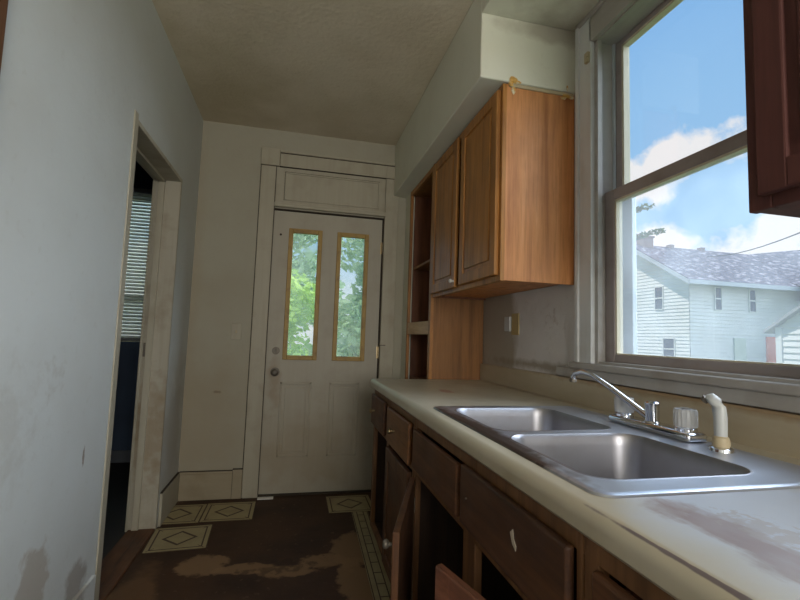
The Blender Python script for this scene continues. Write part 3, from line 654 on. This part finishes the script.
# ---------------------------------------------------------------- countertop with sink cut-out
r = thing('countertop', 'cream laminate countertop with a rounded front edge and worn patches', 'countertop', (.8, 1.1, .853))
X0, Z0, Z1, YC0, YC1 = .437, .853, .9, -.35, 2.585
HX0, HX1, HY0, HY1 = .515, 1.035, .69, 1.53
prof = []
for k in range(9):
    a = PI/2 + PI/2*k/8; prof.append((X0+.022+.022*math.cos(a), Z1-.022+.022*math.sin(a)))
prof = prof + [(X0, Z0+.008), (X0+.008, Z0), (HX0, Z0), (HX0, Z1)]
w = MB(); w.poly([(x, YC0, z) for x, z in prof], (0, YC1-YC0, 0))
w.box(HX0, R_-.02, YC0, HY0, Z0+.008, Z1).box(HX0, R_-.02, HY1, YC1, Z0+.008, Z1).box(HX1, R_-.02, HY0, HY1, Z0+.008, Z1)
bmesh.ops.remove_doubles(w.bm, verts=w.bm.verts[:], dist=1e-5)
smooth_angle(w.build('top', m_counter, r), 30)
w = MB(); w.poly([(R_-.001, YC0, Z0+.02), (R_-.022, YC0, Z0+.02), (R_-.022, YC0, Z1+.0), (R_-.0225, YC0, .990), (R_-.019, YC0, .997), (R_-.001, YC0, .999)], (0, 2.615-YC0, 0))
w.build('backsplash', m_bs, r)
m_tan = wood('raw_edge_strip', (.25, .14, .05), (.38, .22, .09), (.45, .28, .12))

# ---------------------------------------------------------------- sink
def rrect(x0, x1, y0, y1, rad, z, n=8):
    p = []
    for cx, cy, a0 in ((x1-rad, y1-rad, 0), (x0+rad, y1-rad, PI/2), (x0+rad, y0+rad, PI), (x1-rad, y0+rad, 3*PI/2)):
        for k in range(n+1):
            a = a0+PI/2*k/n; p.append(Vector((cx+rad*math.cos(a), cy+rad*math.sin(a), z)))
    return p
r = thing('kitchen_sink', 'double-bowl stainless steel sink set in the worn countertop', 'sink', (.77, 1.11, .9))
bm = bmesh.new(); ZR = .9045
def loop(pts): return [bm.verts.new(p) for p in pts]
def bridge(a, b):
    n = len(a)
    for i in range(n): bm.faces.new((a[i], a[(i+1) % n], b[(i+1) % n], b[i]))
o0 = loop(rrect(.483, 1.050, .640, 1.552, .035, .9003)); o1 = loop(rrect(.486, 1.047, .643, 1.549, .033, .9035)); o2 = loop(rrect(.493, 1.040, .650, 1.542, .029, ZR+.0012)); o3 = loop(rrect(.501, 1.032, .658, 1.534, .026, ZR))
bridge(o0, o1); bridge(o1, o2); bridge(o2, o3)
B1 = (.540, .905, 1.122, 1.498); B2 = (.531, .903, .712, 1.078)
rims = []
for b_ in (B1, B2): rims.append(loop(rrect(b_[0]-.006, b_[1]+.006, b_[2]-.006, b_[3]+.006, .066, ZR)))
edges = []
for lp in (o3, *rims):
    n = len(lp)
    for i in range(n):
        e_ = bm.edges.get((lp[i], lp[(i+1) % n])) or bm.edges.new((lp[i], lp[(i+1) % n])); edges.append(e_)
bmesh.ops.triangle_fill(bm, edges=edges, use_beauty=True)
w = MB(); w.bm.free(); w.bm = bm
deck = smooth_angle(w.build('rim', m_rim, r), 25)
for b_, dp in ((B1, .155), (B2, .165)):
    w = MB(); bm = w.bm; rows = []
    for k, (ins, dz, rad) in enumerate(((-.006, 0, .066), (-.002, .0008, .062), (0, -.002, .06), (.003, -.008, .058), (.006, -.03, .056), (.012, -dp+.045, .052), (.018, -dp+.022, .05), (.030, -dp+.008, .045), (.055, -dp, .035))):
        rows.append(loop(rrect(b_[0]+ins, b_[1]-ins, b_[2]+ins, b_[3]-ins, rad, ZR+dz)))
    for a, b in zip(rows, rows[1:]): bridge(a, b)
    cx, cy = (b_[0]+b_[1])/2+.02, (b_[2]+b_[3])/2
    n = len(rows[-1]); dr1 = []
    for i in range(n):
        a = math.atan2(rows[-1][i].co.y-cy, rows[-1][i].co.x-cx); dr1.append(bm.verts.new((cx+.055*math.cos(a), cy+.055*math.sin(a), ZR-dp-.003)))
    bridge(rows[-1], dr1)
    bowl = smooth_angle(w.build('bowl', m_steel, r), 50)
    w = MB(); w.lathe((cx, cy, ZR-dp-.012), [(.056, .0), (.057, .009), (.045, .010), (.040, .002), (.012, .001), (.011, .006), (.004, .008)], 28); smooth_angle(w.build('drain', m_chrome, r), 30)

# ---------------------------------------------------------------- faucet and sprayer
r = thing('faucet', 'chrome kitchen faucet with clear knobs and a long swivel spout', 'faucet', (.998, 1.11, ZR))
w = MB()
w.box(.966, 1.030, .950, 1.250, ZR, ZR+.024, .010, 3)
smooth_angle(w.build('deck_plate', m_chrome, r), 40)
w = MB(); w.lathe((.998, 1.10, ZR+.018), [(.024, 0), (.022, .006), (.0185, .010), (.0185, .052), (.0195, .054), (.0195, .060), (.015, .064)], 28); smooth_angle(w.build('hub', m_chrome, r), 35)
sp = [Vector(p) for p in ((.990, 1.109, .944), (.970, 1.154, .975), (.946, 1.209, 1.0125), (.922, 1.262, 1.045), (.908, 1.293, 1.0525), (.898, 1.316, 1.045), (.8955, 1.322, 1.028))]
w = MB(); w.tube(sp, [.010, .0088, .0080, .0075, .0078, .0085, .0098], 16); spout = smooth_angle(w.build('spout', m_chrome, r), 50)
w = MB(); e_ = sp[-1]; w.cyl(e_, e_-Vector((0, 0, .012)), .0115, bev=.002); smooth_angle(w.build('aerator', m_steel_knob, spout))
for y in (.988, 1.212):
    w = MB(); w.lathe((.998, y, ZR+.018), [(.027, 0), (.0265, .012), (.024, .015)], 28); b_ = smooth_angle(w.build('knob_base', m_chrome, r), 35)
    w = MB(); w.lathe((.998, y, ZR+.032), [(.022, 0), (.026, .004), (.0265, .040), (.024, .047), (.008, .048)], 36, flute=1); smooth_angle(w.build('knob', m_acryl, r), 25)
    MB().cyl((.998, y, ZR+.034), (.998, y, ZR+.074), .010, bev=.001).build('knob_core', m_steel_knob, r)
    MB().cyl((.998, y, ZR+.0802), (.998, y, ZR+.0818), .012).build('knob_cap', m_steel_knob, r)
r = thing('sink_sprayer', 'whitish side sprayer standing beside the faucet', 'sprayer', (.988, .880, ZR))
w = MB(); w.lathe((.988, .880, ZR), [(.027, 0), (.026, .006), (.019, .010)], 28); smooth_angle(w.build('base', m_chrome, r), 35)
w = MB(); w.lathe((.988, .880, ZR+.008), [(.017, 0), (.019, .010), (.017, .022), (.013, .026)], 28); smooth_angle(w.build('collar', m_cream_plastic, r), 35)
sp = [(.988, .880, .930), (.988, .880, .955), (.988, .880, .980), (.987, .883, 1.003), (.985, .889, 1.016), (.982, .898, 1.023), (.980, .906, 1.022)]
w = MB(); w.tube(sp, [.0130, .0138, .0142, .0145, .0138, .013, .009], 18); smooth_angle(w.build('handle', m_white_plastic, r), 60)
w = MB(); w.cyl((.980, .907, 1.022), (.977, .914, 1.014), .010, .008); w.build('nozzle', m_steel_knob, r)

# wall outlet above the backsplash
r = thing('wall_switch', 'yellowed switch plate with a loose white rocker above the backsplash', 'switch', (R_, 2.25, 1.23))
MB().box(R_-.006, R_, 2.165, 2.245, 1.175, 1.29, .002).build('plate', m_ochre, r)
MB().box(R_-.014, R_-.001, 2.252, 2.315, 1.195, 1.275, .003).build('rocker', m_white_plastic, r)

# ---------------------------------------------------------------- floor tiles
def tile(x, y, w_, d_, rz, label, mat=m_tile, name='floor_tile', group='loose patterned vinyl tiles'):
    m = MB(); m.box(-w_[0], w_[1], -d_[0], d_[1], 0.0, .003, .0008)
    o = m.build(name, mat); o.location = (x, y, .0005); o.rotation_euler = (0, 0, rz); return tag(o, label, 'floor tile', group)
h = .1525
tile(-.345, 3.125, (h, h), (h, h), 0, 'cream diamond floor tile against the end wall, left of the back door')
tile(-.652, 3.12, (.06, h), (h, h), 0, 'cut cream diamond floor tile in the left corner by the baseboards')
tile(-.555, 2.772, (h, h), (h, h), math.radians(3), 'cream diamond floor tile lying beside the left doorway')
tile(.425, 3.155, (h, h), (h, h), 0, 'cream diamond floor tile in front of the right side of the back door')
for k in range(5):
    y = 2.85-.305*k
    tile(.468-.008*k, y, (.052, .052), (h, h), math.radians(-1.5), ('cream border tile strip nearest the back door, beside the cabinet base', 'second cream border tile strip from the back door', 'third cream border tile strip from the back door', 'fourth cream border tile strip beside the cabinet base', 'nearest cream border tile strip beside the cabinet base')[k], m_strip, 'border_tile', 'border tiles along the base cabinets')

# ---------------------------------------------------------------- outside: ground
t = MT('lawn', .9, spec=.1).base((.07, .11, .04)); t.mix(t.ramp(t.noise(1.2, 6), .4, .7), (.16, .20, .08)); m_lawn = t.done()
GZ = -.6
struct(MB().box(-40, 60, -40, 70, GZ-.2, GZ).build('ground', m_lawn), 'grassy yard outside', 'ground')

# neighbour house
m_siding = MT('white_siding', .7, spec=.2).base((.66, .66, .63)); m_siding.mix(m_siding.m_('MULTIPLY', m_siding.ramp(m_siding.noise(.8, 6), .45, .7), .3), (.50, .47, .42)); m_siding = m_siding.done()
t = MT('grey_shingles', .9, spec=.1).base((.085, .08, .10)); t.mix(t.ramp(t.noise(3.2, 7, (1, 1, 2)), .52, .62), (.26, .25, .28)); m_shingle = t.done()
m_winglass = plain('dark_house_glass', (.05, .06, .08), .6, spec=.1)
m_brick = plain('brick', (.26, .20, .19), .9)
HX, HY0_, HYP, HY1_, HE, HP = 18.0, 17.49, 21.0, 24.5, 4.42, 6.55
def clap_gable(w, x, y0, y1, yp, z0, ze, zp, step=.17, t_=.03):
    z = z0
    while z < zp-.05:
        zz = min(z+step, zp)
        def ext(q):
            if q <= ze: return y0, y1
            k = (q-ze)/(zp-ze); return y0+(yp-y0)*k, y1+(yp-y1)*k
        a0, a1 = ext(z); b0, b1 = ext(zz)
        if b1-b0 < .02: break
        v = [w.bm.verts.new(p) for p in ((x-t_, a0, z), (x-t_, a1, z), (x, b1, zz), (x, b0, zz), (x, a0, z), (x, a1, z))]
        w.bm.faces.new((v[0], v[1], v[2], v[3])); w.bm.faces.new((v[4], v[5], v[1], v[0])); z = zz
def clap_flat(w, x0, x1, y, z0, z1, step=.17, t_=.03):
    z = z0
    while z < z1-.01:
        zz = min(z+step, z1)
        v = [w.bm.verts.new(p) for p in ((x0, y-t_, z), (x1, y-t_, z), (x1, y, zz), (x0, y, zz), (x0, y, z), (x1, y, z))]
        w.bm.faces.new((v[0], v[1], v[2], v[3])); w.bm.faces.new((v[4], v[5], v[1], v[0])); z = zz
house = thing('neighbor_house', 'two-storey white clapboard house with a grey shingle roof seen through the window', 'house', (21, 20, GZ))
w = MB(); clap_gable(w, HX, HY0_, HY1_, HYP, GZ, HE, HP); clap_flat(w, HX, 24.4, HY0_, GZ, HE)
w.poly([(HX+.01, HY0_+.01, GZ), (HX+.01, HY1_, GZ), (HX+.01, HY1_, HE), (HX+.01, HYP, HP), (HX+.01, HY0_+.01, HE)], (13, 0, 0))
w.build('wall', m_siding, house)
ov = .5; sl = (HP-HE)/(HYP-HY0_)
def roof_prism(w, x0, x1, yl, yp, yr, ze, zp, th=.14):
    w.poly([(x0, yl, ze), (x0, yp, zp), (x0, yr, ze), (x0, yr, ze+th), (x0, yp, zp+th), (x0, yl, ze+th)], (x1-x0, 0, 0))
w = MB(); roof_prism(w, HX-ov, 26.5, HY0_-ov, HYP, HY1_+ov, HE-ov*sl, HP)
w.build('roof', m_shingle, house)
w = MB(); w.poly([(HX-ov-.03, HY0_-ov, HE-ov*sl-.12), (HX-ov-.03, HYP, HP-.12), (HX-ov-.03, HY1_+ov, HE-ov*sl-.12), (HX-ov-.03, HY1_+ov, HE-ov*sl+.10), (HX-ov-.03, HYP, HP+.10), (HX-ov-.03, HY0_-ov, HE-ov*sl+.10)], (.04, 0, 0))
w.box(HX-ov, 24.4, HY0_-ov-.03, HY0_-ov+.02, HE-ov*sl-.08, HE-ov*sl+.12)
w.build('fascia', plain('white_fascia', (.40, .43, .46), .6), house)
def hwin(axis, c0, c1, z0, z1, pos):
    w = MB(); g = .04
    if axis == 'X':
        w.box(pos-.07, pos+.02, c0-g, c1+g, z0-g, z0).box(pos-.07, pos+.02, c0-g, c1+g, z1, z1+g).box(pos-.07, pos+.02, c0-g, c0, z0, z1).box(pos-.07, pos+.02, c1, c1+g, z0, z1).box(pos-.06, pos+.02, c0, c1, (z0+z1)/2-.03, (z0+z1)/2+.03)
        f = w.build('window', m_siding, house); MB().box(pos-.045, pos+.02, c0, c1, z0, z1).build('pane', m_winglass, f)
    else:
        w.box(c0-g, c1+g, pos-.07, pos+.02, z0-g, z0).box(c0-g, c1+g, pos-.07, pos+.02, z1, z1+g).box(c0-g, c0, pos-.07, pos+.02, z0, z1).box(c1, c1+g, pos-.07, pos+.02, z0, z1).box(c0, c1, pos-.06, pos+.02, (z0+z1)/2-.03, (z0+z1)/2+.03)
        f = w.build('window', m_siding, house); MB().box(c0, c1, pos-.045, pos+.02, z0, z1).build('pane', m_winglass, f)
hwin('X', 19.02, 19.50, 3.0, 4.1, HX); hwin('X', 18.35, 19.0, .5, 1.5, HX); hwin('X', 22.2, 22.8, 3.05, 4.15, HX)
hwin('Y', 19.45, 19.8, 2.95, 4.0, HY0_); hwin('Y', 21.5, 21.85, 2.95, 4.0, HY0_)
MB().box(20.5, 21.2, HY0_-.06, HY0_+.02, GZ, 1.65).build('side_door', plain('pale_green_door', (.50, .55, .46), .6), house)
MB().box(22.45, 23.25, HY0_-.09, HY0_+.02, GZ, 1.75).build('side_door', plain('faded_red_door', (.75, .16, .05), .6), house)
MB().box(18.3, 18.9, 20.6, 21.2, 5.9, 7.1, .02).box(18.25, 18.95, 20.55, 21.25, 7.02, 7.12, .02).build('chimney', m_brick, house)
MB().box(20.2, 20.45, 20.8, 21.1, 6.3, 6.80).build('chimney', m_brick, house)
MB().box(22.3, 22.55, 20.8, 21.1, 6.3, 6.80).build('chimney', m_brick, house)
w = MB(); w.box(24.4, 31, 15.2, HY0_+.4, GZ, 3.6); w.build('wing_wall', m_siding, house)
w = MB(); w.poly([(24.0, 14.9, 3.45), (24.0, HY0_+.2, 4.5), (26.0, 21, 6.6), (31.5, 21, 7.4), (31.5, 14.9, 3.45)], (0, 0, .12)); w.build('wing_roof', m_shingle, house)

# white garage at the right
gar = thing('garage', 'small white clapboard garage at the lower right of the window view', 'garage', (12, 6, GZ))
w = MB(); clap_gable(w, 10.0, 4.6, 7.52, 6.06, GZ, 1.62, 2.62, .13, .025); w.poly([(10.01, 4.6, GZ), (10.01, 7.52, GZ), (10.01, 7.52, 1.62), (10.01, 6.06, 2.62), (10.01, 4.6, 1.62)], (4, 0, 0))
w.build('wall', m_siding, gar)
w = MB(); roof_prism(w, 9.85, 14.2, 4.4, 6.06, 7.72, 1.485, 2.62, .07); w.build('roof', plain('pale_roof', (.30, .30, .30), .7), gar)
w = MB(); w.box(9.95, 10.02, 7.42, 7.54, GZ, 1.62); w.build('corner_board', m_siding, gar)

# overhead cable
w = MB(); P0, P1 = Vector((17.0, 15.6, 5.0)), Vector((9.0, 5.5, 3.5)); pts = []
for k in range(17):
    u = k/16; p = P0.lerp(P1, u); p.z -= .5*math.sin(PI*u)*.4; pts.append(p)
w.tube(pts, .014, 6)
tag(w.build('overhead_cable', plain('black_cable', (.06, .06, .06), .6), origin=P0), 'thin overhead cable crossing the sky above the house roof', 'cable')

# ---------------------------------------------------------------- trees and bushes
def leafmat(name, a, b):
    t = MT(name, .55, spec=.3).base(a); t.mix(t.ramp(t.noise(2.5, 5), .4, .65), b)
    t.b.inputs['Subsurface Weight'].default_value = 0
    m = t.done(); nt_ = m.node_tree; tl = nt_.nodes.new('ShaderNodeBsdfTranslucent'); mx = nt_.nodes.new('ShaderNodeMixShader'); mx.inputs[0].default_value = .4
    out = [n for n in nt_.nodes if n.type == 'OUTPUT_MATERIAL'][0]
    if not isinstance(t.c, tuple): nt_.links.new(t.c, tl.inputs[0])
    nt_.links.new(t.b.outputs[0], mx.inputs[1]); nt_.links.new(tl.outputs[0], mx.inputs[2]); nt_.links.new(mx.outputs[0], out.inputs[0]); return m
m_leaf = leafmat('fresh_green_leaves', (.34, .52, .08), (.62, .78, .20)); m_leaf2 = leafmat('grey_green_leaves', (.32, .45, .22), (.56, .68, .42))
m_bark = plain('bark', (.12, .09, .06), .9)
def leaves(w, c, rad, n, size):
    for _ in range(n):
        while True:
            p = Vector((random.uniform(-1, 1), random.uniform(-1, 1), random.uniform(-1, 1)))
            if .15 < p.length < 1: break
        q = Vector((c[0]+p.x*rad[0], c[1]+p.y*rad[1], c[2]+p.z*rad[2]))
        a = Vector((random.gauss(0, 1), random.gauss(0, 1), random.gauss(0, .6))).normalized(); b = a.cross(Vector((random.gauss(0, 1), random.gauss(0, 1), random.gauss(0, 1)))).normalized()
        s_ = size*random.uniform(.6, 1.3)
        v = [w.bm.verts.new(q+a*s_*x+b*s_*y) for x, y in ((-1, 0), (-.2, .5), (1, 0), (-.2, -.5))]; w.bm.faces.new(v)
def tree(name, label, base, h, crowns, mat, n, size, cat='tree', trunk=.09):
    r = thing(name, label, cat, base)
    w = MB(); w.tube([base, (base[0]+.05, base[1], base[2]+h*.4), (base[0]-.03, base[1]+.05, base[2]+h*.8)], [trunk, trunk*.8, trunk*.4], 10)
    for c_, r_ in crowns: w.tube([(base[0], base[1], base[2]+h*.35), c_], [trunk*.45, trunk*.15], 6)
    w.build('trunk', m_bark, r)
    w = MB()
    for c_, r_ in crowns: leaves(w, c_, r_, n, size)
    w.build('foliage', mat, r); return r
tree('shrub', 'bright green leafy shrub outside the left door light', (-.25, 7.2, GZ), 2.0, (((-.35, 7.2, .9), (.6, .5, .7)), ((-.1, 7.1, 1.6), (.5, .5, .5)), ((.05, 7.4, .4), (.5, .4, .5))), m_leaf, 900, .07, 'shrub', .04)
tree('tree', 'tall green tree outside behind the left door light', (-.3, 11.5, GZ), 6, (((-.6, 11.5, 3.0), (1.1, .9, 1.0)), ((.3, 11.6, 2.2), (.9, .9, .9)), ((-.2, 11.2, 4.0), (1.1, .9, .8)), ((-1.2, 11.8, 1.8), (1.0, .9, .9))), m_leaf2, 1100, .10)
tree('tree', 'pale grey-green tree outside behind the right door light', (1.55, 8.2, GZ), 5, (((1.4, 8.2, 2.9), (.8, .8, .8)), ((1.7, 8.3, 2.0), (.7, .7, .7)), ((1.15, 8.1, 1.3), (.6, .6, .6)), ((1.5, 8.1, .6), (.7, .6, .6))), m_leaf2, 1100, .09)
w = MB()
r = thing('tree', 'tree whose leafy branch tips reach in from the left of the lower window pane', 'tree', (6.6, 9.6, GZ))
w.tube([(6.6, 9.6, GZ), (6.65, 9.5, 2.2), (6.6, 9.4, 4.4)], [.14, .11, .05], 10)
tips = [((6.6, 9.4, 3.9), (7.25, 8.15, 4.12)), ((6.6, 9.45, 3.3), (7.35, 7.95, 3.55)), ((6.6, 9.4, 3.6), (6.9, 8.7, 3.8))]
for a, b in tips: w.tube([a, Vector(a).lerp(Vector(b), .5)+Vector((0, 0, .1)), b], [.03, .02, .006], 6)
w.build('trunk', m_bark, r); w = MB()
for a, b in tips:
    for k in range(5):
        p = Vector(a).lerp(Vector(b), .35+.16*k); leaves(w, p, (.16, .28, .05), 60, .05)
leaves(w, (6.4, 10.2, 4.2), (.9, .7, .9), 900, .09)
w.build('foliage', leafmat('dark_leaves', (.06, .11, .05), (.12, .17, .09)), r)

for o in bpy.data.objects:
    for k in ('_root', '_org'):
        if k in o: del o[k]
